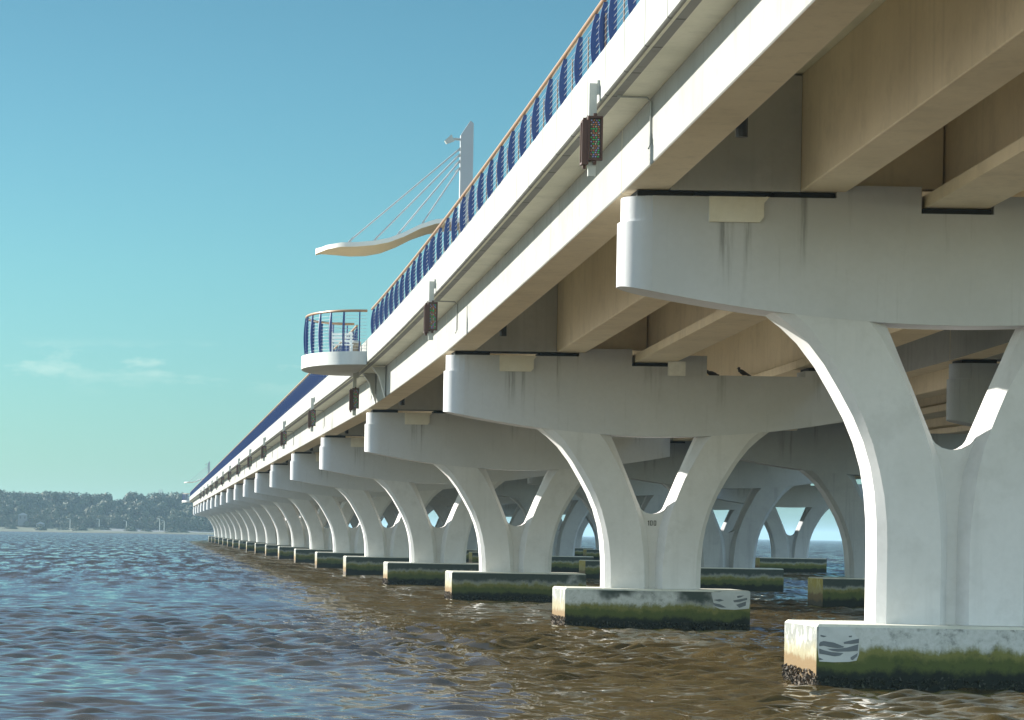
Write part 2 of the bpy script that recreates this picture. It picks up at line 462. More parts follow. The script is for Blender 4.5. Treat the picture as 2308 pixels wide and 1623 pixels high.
def crust_mb(seed):
    """barnacle and oyster growth round the waterline, as one rough collar"""
    rnd = random.Random(seed); mb = MB()
    def lump(x, y, z, nx, ny):
        r = rnd.uniform(0.02, 0.055)
        c = Vector((x + nx * rnd.uniform(-0.02, 0.035), y + ny * rnd.uniform(-0.02, 0.035), z))
        vs = [c + Vector((rnd.uniform(-1, 1), rnd.uniform(-1, 1), rnd.uniform(-1, 1))).normalized() * r * rnd.uniform(0.7, 1.3) for _ in range(6)]
        mb.add(vs, [(0, 1, 2), (0, 2, 3), (0, 3, 4), (0, 4, 1), (5, 2, 1), (5, 3, 2), (5, 4, 3), (5, 1, 4)])
    for _ in range(900):
        z = -0.3 + 0.62 * rnd.random() ** 1.3
        lump(-2.75, rnd.uniform(-1.52, 1.5), z, -1, 0)
    for _ in range(1500):
        z = -0.3 + 0.52 * rnd.random() ** 1.5
        lump(rnd.uniform(-2.78, 2.75), -1.5, z, 0, -1)
    return mb
def crust_mat():
    m, n, l, b = new_mat('barnacle_crust')
    v = noise(n, l, pos(n), 16, 3, 0.6)
    s = n.new('ShaderNodeSeparateXYZ'); l.new(n.new('ShaderNodeNewGeometry').outputs['True Normal'], s.inputs[0])
    c = mixrgb(n, l, rng(n, l, v, 0.4, 0.65), (0.035, 0.03, 0.022), (0.17, 0.125, 0.085))
    l.new(c, b.inputs['Base Color']); b.inputs['Roughness'].default_value = 0.8
    return m
M['crust'] = crust_mat()
def crust_front_mat():
    m, n, l, b = new_mat('mussel_crust')
    v = noise(n, l, pos(n), 14, 3, 0.6)
    l.new(mixrgb(n, l, rng(n, l, v, 0.4, 0.7), (0.012, 0.016, 0.011), (0.05, 0.058, 0.034)), b.inputs['Base Color'])
    b.inputs['Roughness'].default_value = 0.6
    return m
M['crust_dark'] = crust_front_mat()

pier_proto = {}
def make_pier(d, dg, loc, label, group, style='new'):
    r = thing('bridge_pier', label, 'bridge pier', loc, group)
    key = (round(d, 3), round(dg, 3), style)
    shade_toned = style == 'shade_toned'
    if key not in pier_proto:
        cap = pile_cap_mb(1).build('pile_cap', [M['cap_front'] if style == 'near' else M['cap_front_mid'] if style == 'mid' else M['cap_front_dark'], M['cap_side_yellow'] if shade_toned else M['cap_side'], M['cap_top']], r)
        colm = column_mb(d).build('column', M['pier_shade_toned'] if shade_toned else M['pier'], r, smooth=32)
        beam = beam_mb(d, dg).build('cap_beam', beam_mat('shade_toned_cap_beam_concrete' if shade_toned else 'cap_beam_concrete', 7.66 + dg, shade_toned), r, smooth=32)
        zt = 7.66 + dg
        for y0, y1 in ((-DEP - 0.10, -DEP - 0.011), (DEP + 0.011, DEP + 0.1)):
            b = MB()                                  # cream block stands in for a bright see-through notch in the beam
            b.prism_y([(-4.72, zt - 0.46), (-3.78, zt - 0.46), (-3.70, zt - 0.36), (-3.70, zt - 0.1), (-3.60, zt + 0.015), (-4.72, zt + 0.015)], y0, y1)
            b.build('notch_stand_in_block', M['cream'], r)
        for x0, x1, z in ((-6.05, -5.0, zt + 0.02), (-3.5, -2.36, zt + 0.02), (-0.70, 0.58, zt - 0.24), (4.55, 5.2, zt - 0.30)):
            p = MB(); p.box(x0, x1, -DEP + 0.04, DEP - 0.04, z, z + 0.10)
            p.build('bearing_pad', M['rubber'], r)
        pier_proto[key] = r
    else:
        for ch in list(pier_proto[key].children):
            if ch.name.split('.')[0] in ('pile_cap', 'column', 'cap_beam', 'notch_stand_in_block', 'bearing_pad'):
                c = ch.copy(); COL.objects.link(c); c.parent = r
    return r

piers = []
NP = 22
for k in range(NP):
    Yc = pier_y(k); d = delta(Yc - 0.7); d = d if d > 0.02 else 0.0
    dd = {0: 1.04, 1: 0.0}.get(k, -0.36 if k >= 2 else 0)
    dgk = zg(Yc - 0.7) - 7.66 if k < 3 else 0.0
    # beam soffit and column ride with the seat level
    db = {0: 1.04, 1: 0.0, 2: -0.34}.get(k, -0.40)
    if k == 0: lab = 'nearest and tallest white Y-shaped bridge pier, cut off by the right edge'
    elif k == 1: lab = 'white Y-shaped pier with a small dark number on its stem, birds on its beam'
    elif k == 2: lab = 'white arched bridge pier third from the viewer, next behind the numbered one'
    elif k == 3: lab = 'white arched bridge pier fourth from the viewer, just past the round viewing balcony'
    elif k == NP - 1: lab = 'farthest pale bridge pier, last of the row on the curve'
    else: lab = '%s white arched pier counted from the viewer, in the receding row along the left side' % ORD[k]
    p = make_pier(db, dgk, (XC + xo(Yc), Yc, 0), lab, 'arched piers of the near bridge', ('near', 'mid')[k] if k < 2 else 'new')
    piers.append(p)
    if k < 4:
        cr = crust_mb(k)
        for i, f in enumerate(cr.f):
            cr.m[i] = 0 if cr.v[f[0]][0] < -2.69 else 1
        cr.build('barnacle_crust', [M['crust'], M['crust_dark']], p, fix=False)

# second carriageway beyond the first
for k in range(1, NP):
    Yc = pier_y(k)
    dgk = zg(Yc - 0.7) - 7.66 if k < 3 else 0.0
    db = {1: 0.0, 2: -0.34}.get(k, -0.40)
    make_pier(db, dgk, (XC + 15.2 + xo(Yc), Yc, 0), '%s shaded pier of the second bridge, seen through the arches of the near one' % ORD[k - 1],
              'arched piers of the second bridge', 'shade_toned')
# third structure farther right
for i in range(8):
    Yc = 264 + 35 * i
    make_pier(-0.40, 0.0, (52.6, Yc, 0), '%s bluish pier of the farthest bridge, framed by the nearer arches' % ORD[i], 'piers of the farthest bridge', 'shade_toned')

# water caustics painted as marks on the two nearest pile caps; stencilled number
def poly_xz(mb, pts, y, t, mi): mb.prism_y(pts, y - t, y, mi)
def px_to(x, y, Y):
    dx, dy = x - 346.2, y - 1191.2
    c, s_ = math.cos(ROLL), math.sin(ROLL)
    return ((c * dx + s_ * dy) * Y / 7200, CAM_Z - (-s_ * dx + c * dy) * Y / 7200)
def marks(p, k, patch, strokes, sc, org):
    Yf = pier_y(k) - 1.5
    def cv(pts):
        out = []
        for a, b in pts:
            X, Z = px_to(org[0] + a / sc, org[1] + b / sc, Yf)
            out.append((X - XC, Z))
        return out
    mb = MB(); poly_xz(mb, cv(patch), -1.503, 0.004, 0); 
    mb.build('caustic_patch', M['caustic_light'], p)
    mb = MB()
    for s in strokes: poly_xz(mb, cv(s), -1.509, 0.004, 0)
    mb.build('caustic_stroke', M['caustic_dark'], p)
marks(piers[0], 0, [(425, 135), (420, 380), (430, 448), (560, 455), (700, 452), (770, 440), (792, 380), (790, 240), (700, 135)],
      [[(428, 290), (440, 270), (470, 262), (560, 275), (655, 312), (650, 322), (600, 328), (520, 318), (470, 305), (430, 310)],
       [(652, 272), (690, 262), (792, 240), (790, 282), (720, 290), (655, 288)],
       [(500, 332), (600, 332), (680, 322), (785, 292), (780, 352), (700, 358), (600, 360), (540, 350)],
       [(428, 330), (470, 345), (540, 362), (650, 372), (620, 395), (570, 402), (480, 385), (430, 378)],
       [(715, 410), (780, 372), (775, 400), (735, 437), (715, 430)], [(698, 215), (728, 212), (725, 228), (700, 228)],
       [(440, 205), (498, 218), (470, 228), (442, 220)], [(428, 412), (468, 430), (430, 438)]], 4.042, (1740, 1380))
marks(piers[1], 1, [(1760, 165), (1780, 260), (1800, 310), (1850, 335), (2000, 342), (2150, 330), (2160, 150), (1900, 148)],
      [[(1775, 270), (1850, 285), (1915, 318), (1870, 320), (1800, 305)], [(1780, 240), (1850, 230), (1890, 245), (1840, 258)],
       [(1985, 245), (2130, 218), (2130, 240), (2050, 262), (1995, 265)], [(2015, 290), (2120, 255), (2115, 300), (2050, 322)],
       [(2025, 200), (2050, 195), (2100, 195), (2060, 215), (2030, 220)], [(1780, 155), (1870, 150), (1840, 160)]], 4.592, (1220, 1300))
num = MB()
yw = -DEP + 0.26
zc = 3.16
def digit0(x, w=0.075, h=0.15, t=0.02):
    num.box(x, x + t, yw, yw + 0.02, zc - h / 2, zc + h / 2); num.box(x + w - t, x + w, yw, yw + 0.02, zc - h / 2, zc + h / 2)
    num.box(x + t, x + w - t, yw + 0.001, yw + 0.02, zc - h / 2, zc - h / 2 + t); num.box(x + t, x + w - t, yw + 0.001, yw + 0.02, zc + h / 2 - t, zc + h / 2)
num.box(-0.135, -0.112, yw, yw + 0.02, zc - 0.075, zc + 0.075); num.box(-0.155, -0.135, yw, yw + 0.02, zc + 0.04, zc + 0.06)
digit0(-0.085); digit0(0.025)
num.build('pier_number', M['digits'], piers[1])

# ------------------------------------------------------------------ superstructure
def stations(y0, y1):
    ys = [y0]; y = y0
    while y < y1 - 0.5:
        y += 2.0 if y < 145 else (9.0 if y < 707 else 6.0)
        ys.append(min(y, y1))
    return ys
def sweep(mb, poly, y0, y1, dx=0.0, mi=0):
    rings = [[(x + dx + xo(y), y, z + zg(y)) for x, z in poly] for y in stations(y0, y1)]
    mb.loft(rings, mi=mi)

FIB = lambda c, w, zb: [(c - w / 2, zb), (c + w / 2, zb), (c + w / 2, zb + 0.24), (c + 0.14, zb + 0.40), (c + 0.14, 2.13), (c + w * 0.42, 2.23), (c + w * 0.42, 2.34),
                        (c - w * 0.42, 2.34), (c - w * 0.42, 2.23), (c - 0.14, 2.13), (c - 0.14, zb + 0.40), (c - w / 2, zb + 0.24)]
BOX = lambda c, w, zb, zt: [(c - w / 2, zb + 0.02), (c - w / 2 + 0.02, zb), (c + w / 2 - 0.02, zb), (c + w / 2, zb + 0.02), (c + w / 2, zt), (c - w / 2, zt)]
GIR = [('box', 9.14, 0.82, 0.14), ('tub', 12.43, 0.86, 0.14), ('fib', 14.94, 1.18, -0.12), ('fib', 19.85, 1.1, -0.19)]

def make_deck(dx, y_first, y_last, ks, label, path_side):
    r = thing('bridge_deck', label, 'bridge deck', (0, 0, 0), 'decks of the parallel bridges')
    s = MB(); sweep(s, [(7.98, 1.36), (8.74, 1.345), (9.60, 1.345), (9.60, 2.35), (21.4, 2.35), (22.1, 2.37), (22.1, 2.65), (9.30, 2.65), (9.30, 1.72), (7.98, 1.72)], y_first, y_last, dx)
    s.build('deck_slab', M['soffit'], r, smooth=30)
    f = MB(); sweep(f, [(7.90, 1.39), (7.93, 1.37), (8.03, 1.37), (8.03, 1.354), (7.97, 1.34), (7.975, 1.725), (8.22, 1.725), (8.22, 2.24), (7.90, 2.24)][:3] +
                    [(8.03, 1.358), (8.25, 1.355), (8.25, 1.715), (8.22, 1.73), (8.22, 2.24), (7.90, 2.24)], y_first, y_last, dx)
    f.build('parapet', M['fascia'], r, smooth=30)
    a = MB(); sweep(a, [(9.32, 2.654), (21.8, 2.654), (21.8, 2.71), (9.32, 2.71)], y_first, y_last, dx); a.build('roadway', M['asphalt'], r)
    b = MB(); sweep(b, [(10.95, 2.714), (11.45, 2.714), (11.3, 2.95), (11.25, 3.35), (11.05, 3.35), (11.0, 2.95)], y_first, y_last, dx)
    b.build('traffic_barrier', M['white'], r, smooth=30)
    b = MB(); sweep(b, [(21.82, 2.654), (22.12, 2.654), (22.12, 3.5), (21.95, 3.5)], y_first, y_last, dx)
    b.build('edge_barrier', M['white'], r, smooth=30)
    for k in ks:
        ya, yb = pier_y(k) + 0.02, pier_y(k + 1) - 0.02
        ya = max(ya, y_first + 0.02)
        za, zb_ = zg(pier_y(k)), zg(pier_y(k + 1))
        if ya > pier_y(k) + 1: za = za + (zb_ - za) * (ya - pier_y(k)) / S
        for kind, c, w, z0 in GIR:
            poly = FIB(c, w, z0) if kind == 'fib' else (BOX(c, w, z0, 1.338) if kind == 'box' else BOX(c, w, z0, 2.34))
            g = MB()
            # the middle is lifted slightly less than the crest, so trim the top to stay under the slab
            def drop(p, y, zz):
                return [(x + dx + xo(y), y, (z + zz) if z < 0.9 else min(z + zz, zg(y) + z)) for x, z in p]
            n = 8 if k < 3 else 2
            rings = []
            for i in range(n + 1):
                y = ya + (yb - ya) * i / n; rings.append(drop(poly, y, za + (zb_ - za) * i / n + (zg(y) - (za + (zb_ - za) * i / n)) * 0.5))
            g.loft(rings)
            if kind == 'box':                    # outer face painted white, the rest bare
                for fi, f in enumerate(g.f):
                    if all(abs(g.v[q][0] - dx - xo(g.v[q][1]) - (c - w / 2)) < 0.021 for q in f): g.m[fi] = 1
            g.build('girder', [M['girder'], M['white']], r)
        d = MB(); Yp = pier_y(k + 1)
        z = zg(Yp)
        for sy in (-1, 1):
            y0, y1 = sorted((Yp + sy * 0.64, Yp + sy * 0.34))
            d.box(9.56 + dx + xo(Yp), 11.99 + dx + xo(Yp), y0, y1, z + 0.155, z + 2.33)
        d.build('diaphragm', M['beam'], r)
        d = MB(); d.box(12.87 + dx + xo(Yp), 14.75 + dx + xo(Yp), Yp - 0.2, Yp + 0.2, z + 0.29, z + 2.33)
        d.build('diaphragm', M['girder'], r)
    return r

deck = make_deck(0.0, 20.0, 830.0, range(-1, 21), 'near white concrete bridge deck with a blue railing along its edge, crossing overhead', True)
deck2 = make_deck(15.2, 50.0, 830.0, range(0, 21), 'second white bridge deck running just beyond the near one', False)

def deck3():
    r = thing('bridge_deck', 'farthest bridge deck, glimpsed bluish through the lower arches', 'bridge deck', (0, 0, 0), 'decks of the parallel bridges')
    m = MB(); m.prism_y([(46.2, 9.0), (58.9, 9.0), (58.9, 9.9), (46.2, 9.9)], 240, 540); m.build('deck_slab', M['soffit'], r)
    for x in (46.5, 49.7, 52.5, 55.3, 58.0):
        m = MB(); m.prism_y([(x - 0.45, 7.8), (x + 0.45, 7.8), (x + 0.45, 8.996), (x - 0.45, 8.996)], 240, 540); m.build('girder', M['girder'], r)
deck3()

# conduits, scuppers on the near deck
for k in range(0, 9):
    Yp = pier_y(k); y = Yp - 3.7; z = zg(y)
    m = MB()
    m.tube([(8.10, y, z + 1.325), (8.62, y, z + 1.315), (8.70, y, z + 1.24), (8.70, y, z + 0.50), (8.66, y - 0.05, z + 0.40)], 0.02, 6)
    m.build('conduit', M['pipe'], deck)
    y = Yp - 7.4; z = zg(y)
    m = MB(); m.tube([(9.64, y, z + 0.5), (9.64, y, z + 0.03)], 0.10, 10); m.build('scupper', M['black'], deck)
m = MB()
y = pier_y(1) - 1.2; z = zg(y)
m.box(15.25, 15.75, y - 0.1, y + 0.1, z - 0.55, z - 0.125); m.build('junction_box', M['white_metal'], deck)

# ------------------------------------------------------------------ railings
RX = 8.09
def fin_mb():
    """flat steel post, bowed outward, standing across the line of the rail"""
    mb = MB(); n = 10; rings = []
    for i in range(n + 1):
        t = i / n; z = 2.24 + (3.335 - 2.24) * t
        bow = 0.088 * math.sin(math.pi * min(1, t * 0.98 + 0.02)) ** 0.8
        xl, xr = -0.03 - bow, 0.04
        rings.append([(xl, -0.016, z), (xr, -0.016, z), (xr, 0.016, z), (xl, 0.016, z)])
    mb.loft(rings)
    return mb
fin_me = fin_mb().build('post', M['blue'], fix=True)
mid = MB(); mid.box(-0.012, 0.012, -0.02, 0.02, 2.24, 3.12)
mid_me = mid.build('mullion', M['mullion'])
def place(src, parent, x, y, z, rot=0.0):
    c = src.copy(); COL.objects.link(c); c.parent = parent; c.location = (x, y, z); c.rotation_euler = (0, 0, rot)
    return c
def make_railing(name_label, y0, y1, singles, first):
    r = thing('pedestrian_railing', name_label, 'railing', (0, 0, 0), 'blue railings along the path')
    m = MB(); m.tube([(RX - 0.02 + xo(y), y, zg(y) + 3.375) for y in stations(y0, y1)], 0.048, 10); m.build('handrail', M['rail'], r, smooth=60)
    for j in range(8):
        zz = 2.36 + 0.115 * j
        m = MB(); m.tube([(RX - 0.015 + xo(y), y, zg(y) + zz) for y in stations(y0, min(y1, 330))], 0.006, 5); m.build('wire', M['wire'], r)
    y = first; ns = 0; rest = []
    while y < y1 - 0.2:
        if ns < singles:
            place(fin_me, r, RX, y, zg(y)); ns += 1
            if y + 1.15 < y1 and y < 240: place(mid_me, r, RX, y + 1.15, zg(y + 1.15))
        else: rest.append(y)
        y += 2.3
    if rest:
        me = fin_me.data; mb = MB()
        vs = [v.co.copy() for v in me.vertices]; fs = [tuple(p.vertices) for p in me.polygons]
        for y in rest: mb.add([(v.x + RX + xo(y), v.y + y, v.z + zg(y)) for v in vs], fs)
        o = mb.build('post', M['blue'], r, fix=False); o['kind'] = 'stuff'
    return r
rail1 = make_railing('blue post railing with a brown handrail on the near stretch, up to the balcony', 20.5, 119.9, 60, 20.3)
rail2 = make_railing('blue post railing shrinking into the distance beyond the balcony', 128.8, 828.0, 90, 129.2)
for yj in (58.3, 94.4):                          # doubled posts either side of the expansion joints
    place(fin_me, rail1, RX, yj, zg(yj))
bpy.data.objects.remove(fin_me); bpy.data.objects.remove(mid_me)

# ------------------------------------------------------------------ viewing balcony, canopy
def balcony(yc, label, rlabel):
    ox = xo(yc); z0 = zg(yc); b_ = 4.25; a_ = 2.25
    r = thing('viewing_balcony', label, 'balcony', (7.9 + ox, yc, z0), 'viewing balconies')
    n = 36
    out = [(-a_ * math.sin(math.pi * i / n) ** 0.85, -b_ * math.cos(math.pi * i / n)) for i in range(n + 1)]
    m = MB()
    def ring(k, z): return [(x * k - 0.003, y * k, z) for x, y in out]
    m.loft([ring(0.975, 1.30), ring(1.0, 1.335), ring(1.0, 1.83)], closed=False, cap=True)
    m.build('slab', M['balcony'], r, smooth=35)
    for ya, yb in ((-3.2, -2.7), (2.3, 2.8)):
        h = MB(); h.prism_y([(0.72, 1.3), (0.30, 1.31), (0.56, 0.95), (0.79, 0.15), (0.795, 1.3)][::-1], ya, yb)
        h.build('bracket', M['balcony'], r)
    # railing round the edge
    q = thing('balcony_railing', rlabel, 'railing', (7.9 + ox, yc, z0), 'curved balcony railings')
    k = 0.93
    rim = [Vector((x * k, y * k, 0)) for x, y in out]
    m = MB(); m.tube([(p.x + 0.02, p.y, 3.375) for p in rim], 0.05, 10); m.build('handrail', M['rail'], q, smooth=60)
    for j in range(11):
        m = MB(); m.tube([(p.x, p.y, 1.95 + 0.125 * j) for p in rim], 0.006, 5); m.build('wire', M['wire'], q)
    for i in (1, 4, 7, 10, 13, 16, 19, 22, 26, 29, 32, 35):
        p = rim[i]; t = (rim[min(i + 1, n)] - rim[max(i - 1, 0)]).normalized(); nn = Vector((-t.y, t.x, 0)) 
        if nn.x > 0: nn = -nn
        mb = MB(); rings = []
        for s_ in range(9):
            u = s_ / 8; z = 1.83 + 1.5 * u; w = 0.03 + 0.028 * math.sin(math.pi * u)
            c = p + nn * 0.03 * math.sin(math.pi * u)
            rings.append([c - nn * w * 1.0 - t * 0.022, c + nn * w - t * 0.022, c + nn * w + t * 0.022, c - nn * w + t * 0.022])
            for v in rings[-1]: v.z = z
        mb.loft(rings); mb.build('post', M['blue'], q)
    return r
balcony(124.3, 'white rounded viewing balcony jutting from the deck beside the third pier', 'curved blue railing with a brown handrail round the near balcony')
balcony(752.0, 'tiny pale viewing balcony at the far end of the bridge', 'thin dark railing round the tiny far balcony')

def canopy(yc, label):
    ox = xo(yc)
    r = thing('cable_stayed_canopy', label, 'canopy', (ox, yc, 0), 'masted canopies above the bridge')
    m = MB()
    m.prism_y([(11.64, zg(yc) + 1.78), (12.16, zg(yc) + 1.78), (12.15, 18.66), (12.02, 18.76), (11.66, 18.2)], -0.17, 0.17)
    m.build('mast', M['mast'], r)
    line = [(6.13, 13.70), (6.5, 13.79), (7.0, 13.83), (7.6, 13.82), (8.2, 13.86), (8.8, 13.98), (9.4, 14.22), (10.0, 14.53), (10.6, 14.74), (11.2, 14.83), (11.8, 14.86)]
    wid = [0.12, 1.1, 1.9, 2.25, 2.45, 2.5, 2.5, 2.45, 2.3, 2.0, 1.6]
    rings = []
    for (x, z), w in zip(line, wid):
        rings.append([(x, -w + 0.3, z - 0.17), (x, -w + 0.3, z), (x, 0.3, z + 0.05), (x, w + 0.3, z), (x, w + 0.3, z - 0.17), (x, 0.3, z - 0.22)])
    mb = MB(); k = 6
    vs = [p for q in rings for p in q]
    for a in range(len(rings) - 1):
        for i in range(6):
            j = (i + 1) % 6
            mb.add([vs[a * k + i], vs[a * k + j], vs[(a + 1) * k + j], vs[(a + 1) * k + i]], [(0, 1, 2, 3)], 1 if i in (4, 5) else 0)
    mb.add(rings[0], [(5, 4, 3, 2, 1, 0)]); mb.add(rings[-1], [(0, 1, 2, 3, 4, 5)])
    bm_o = mb.build('canopy_roof', [M['canopy'], M['canopy_under']], r, fix=False)
    bm = bmesh.new(); bm.from_mesh(bm_o.data); bmesh.ops.remove_doubles(bm, verts=bm.verts, dist=0.001)
    bmesh.ops.recalc_face_normals(bm, faces=bm.faces); bm.to_mesh(bm_o.data); bm.free()
    bm_o.data.shade_smooth(); bm_o.data.set_sharp_from_angle(angle=math.radians(35))
    for (xa, za), (xb, zb_, w) in zip(((11.62, 17.66), (11.62, 17.43), (11.62, 17.18), (11.62, 16.9)), ((7.3, 13.87, 2.0), (8.26, 13.92, 2.3), (9.14, 14.13, 2.3), (10.1, 14.6, 2.2))):
        c = MB(); c.tube([(xa, -0.05, za), (xb, -w + 0.55, zb_)], 0.034, 6)
        c.tube([(xb, -w + 0.55, zb_ - 0.04), (xb + (xa - xb) * 0.04, -w + 0.55, zb_ + (za - zb_) * 0.04 + 0.02)], 0.045, 6)
        c.prism_y([(xa - 0.22, za - 0.14), (xa + 0.06, za - 0.05), (xa + 0.06, za + 0.10)], -0.07, -0.03)
        c.build('cable', M['cable'], r)
    m = MB(); m.tube([(11.66, 0, 18.05), (11.4, 0, 18.06)], 0.05, 8)
    m.prism_y([(11.42, 17.98), (11.30, 18.22), (11.04, 17.98), (11.12, 17.86)], -0.13, 0.13)
    m.build('floodlight', M['pipe'], r)
    return r
canopy(124.0, 'white mast holding a leaf-shaped canopy on four cables above the balcony')
canopy(750.0, 'tiny far mast and cable-hung canopy at the distant end of the bridge')

# furniture on the balcony
t = thing('bench', 'white slatted bench on the balcony floor behind the blue railing', 'bench', (7.15, 123.6, zg(124) + 1.83))
m = MB()
for i in range(4): m.box(-0.45, 0.45, -0.24 + i * 0.125, -0.14 + i * 0.125, 0.42, 0.46)
m.build('seat', M['white_metal'], t)
m = MB()
for i in range(3): m.box(-0.45, 0.45, 0.25, 0.28, 0.55 + i * 0.13, 0.64 + i * 0.13)
m.build('backrest', M['white_metal'], t)
for x in (-0.38, 0.38):
    m = MB(); m.box(x - 0.04, x + 0.04, -0.22, -0.16, 0, 0.42); m.box(x - 0.04, x + 0.04, 0.18, 0.24, 0, 0.95); m.box(x - 0.035, x + 0.035, -0.16, 0.18, 0.3, 0.36)
    m.build('leg', M['white_metal'], t)
t = thing('litter_bin', 'squat weathered brown bin beside the white bench on the balcony', 'litter bin', (7.75, 124.6, zg(124) + 1.83))
m = MB(); m.tube([(0, 0, 0), (0, 0, 0.1), (0, 0, 0.55)], [0.17, 0.2, 0.22], 14); m.build('body', M['brown'], t)
m = MB(); m.tube([(0, 0, 0.555), (0, 0, 0.6), (0, 0, 0.68)], [0.24, 0.24, 0.08], 14); m.build('lid', M['pipe'], t)

# ------------------------------------------------------------------ hanging colour floodlights
def make_light():
    r = thing('bridge_floodlight', 'x', 'floodlight', (0, 0, 0), 'floodlights hung along the deck edge')
    m = MB()                                     # channel bar, open side to the back
    m.box(-0.07, 0.07, -0.012, 0.0, 0.03, 1.70); m.box(-0.07, -0.058, 0.0, 0.07, 0.03, 1.70); m.box(0.058, 0.07, 0.0, 0.07, 0.03, 1.70)
    m.build('hanger_bar', M['galv'], r)
    m = MB(); m.box(0.072, 0.152, 0.0, 0.02, 1.50, 1.76); m.box(0.072, 0.09, 0.02, 0.08, 1.50, 1.76)
    m.build('wall_bracket', M['galv'], r)
    def head(rot, loc, leds):
        h = MB(); w, hh, dp = 0.135, 0.40, 0.12
        h.box(-w, -w + 0.035, -dp, 0, -hh, hh); h.box(w - 0.035, w, -dp, 0, -hh, hh)
        h.box(-w + 0.035, w - 0.035, -dp, 0, hh - 0.04, hh - 0.002); h.box(-w + 0.035, w - 0.035, -dp, 0, -hh + 0.002, -hh + 0.04)
        h.box(-w + 0.035, w - 0.035, -0.05, -0.002, -hh + 0.04, hh - 0.04)
        h.box(-0.03, 0.03, -dp + 0.03, -0.03, hh + 0.002, hh + 0.05); h.box(-0.03, 0.03, -dp + 0.03, -0.03, -hh - 0.07, -hh - 0.002)
        for i in range(10): h.box(-w + 0.02, w - 0.02, 0.002, 0.05, -hh + 0.06 + i * 0.075, -hh + 0.085 + i * 0.075)
        ho = h.build('lamp_housing', M['bronze'], r, loc); ho.rotation_euler = (0, 0, rot)
        l_ = MB()
        l_.box(-w + 0.04, w - 0.04, -0.06, -0.052, -hh + 0.045, hh - 0.045, 0)
        if leds:
            rnd = random.Random(3)
            for i in range(18):
                for j in range(4):
                    x = -0.072 + j * 0.046 + (0.012 if i % 2 else 0) - 0.004; z = -hh + 0.07 + i * 0.0385
                    l_.ball((x, -0.064, z), (0.016, 0.008, 0.014), 6, 3, rnd.choice([1, 1, 2, 2, 3, 4]))
        lo = l_.build('led_panel', [M['darklens'], M['led_green'], M['led_orange'], M['led_violet'], M['led_pale']], ho)
    head(0.0, (0.035, -0.02, 0.70), True)
    head(-math.pi / 2, (-0.08, 0.02, 0.63), True)
    return r
light0 = make_light()
ly = [57.5, 90.7, 125.4, 158.6, 193.2, 227.8, 261.4, 296.0, 330.5, 364.0, 398, 432, 466, 500, 534]
LL = ['largest colour-panel floodlight hanging from the deck edge beside the nearest pier',
      'colour-panel floodlight on the deck edge, second largest, left of the second pier',
      'bronze floodlight hanging under the round viewing balcony',
      'bronze floodlight first along the deck edge beyond the balcony']
for i, y in enumerate(ly):
    o = light0 if i == 0 else copy_tree(light0)
    o.location = (7.78 if i != 2 else 7.80, y, zg(y) - (0.42 if i == 2 else 0.0))
    o['label'] = LL[i] if i < 4 else '%s bronze floodlight along the deck edge beyond the balcony, in the shrinking row' % ORD[i - 3]

# ------------------------------------------------------------------ birds on the second pier's ledge
def bird(loc, label, turn, crouch):
    mb = MB()
    tilt = Matrix.Rotation(math.radians(35 if not crouch else 8), 3, 'Y')
    h = 0.12 if not crouch else 0.075
    mb.ball((0, 0, h), (0.13, 0.07, 0.07), 12, 8, 0, tilt)
    hx = -0.11 if not crouch else -0.12
    mb.ball((hx, 0, h + (0.12 if not crouch else 0.06)), (0.045, 0.04, 0.042), 10, 6)
    mb.tube([(hx + 0.03, 0, h + 0.02), (hx, 0, h + (0.10 if not crouch else 0.05))], [0.05, 0.036], 8)
    mb.tube([(0.08, 0, h - 0.03), (0.25, 0, h - (0.11 if not crouch else 0.05))], [0.05, 0.022], 8)
    b = thing('pigeon', label, 'bird', loc); b.rotation_euler = (0, 0, turn)
    mb.build('body', M['bird'], b, smooth=60)
    k = MB(); k.tube([(hx - 0.04, 0, h + (0.115 if not crouch else 0.055)), (hx - 0.075, 0, h + (0.105 if not crouch else 0.045))], [0.012, 0.004], 6); k.build('beak', M['brown'], b)
    for s in (-1, 1):
        w = MB(); w.ball((0.03, s * 0.062, h - 0.005), (0.13, 0.018, 0.05), 10, 6, 0, tilt); w.build('wing', M['bird'], b, smooth=60)
        if not crouch:
            g = MB(); g.tube([(0.01, s * 0.025, 0.0), (0.01, s * 0.025, 0.07)], 0.008, 5); g.build('leg', M['brown'], b)
ledge_z = 7.66 + (zg(pier_y(1) - 0.7) - 7.66) - 0.48
bird((17.62, pier_y(1) - 0.35, ledge_z), 'dark pigeon standing upright on the second beam', 0.0, False)
bird((16.68, pier_y(1) - 0.35, ledge_z), 'dark pigeon crouching at the corner of the second beam ledge', 0.2, True)

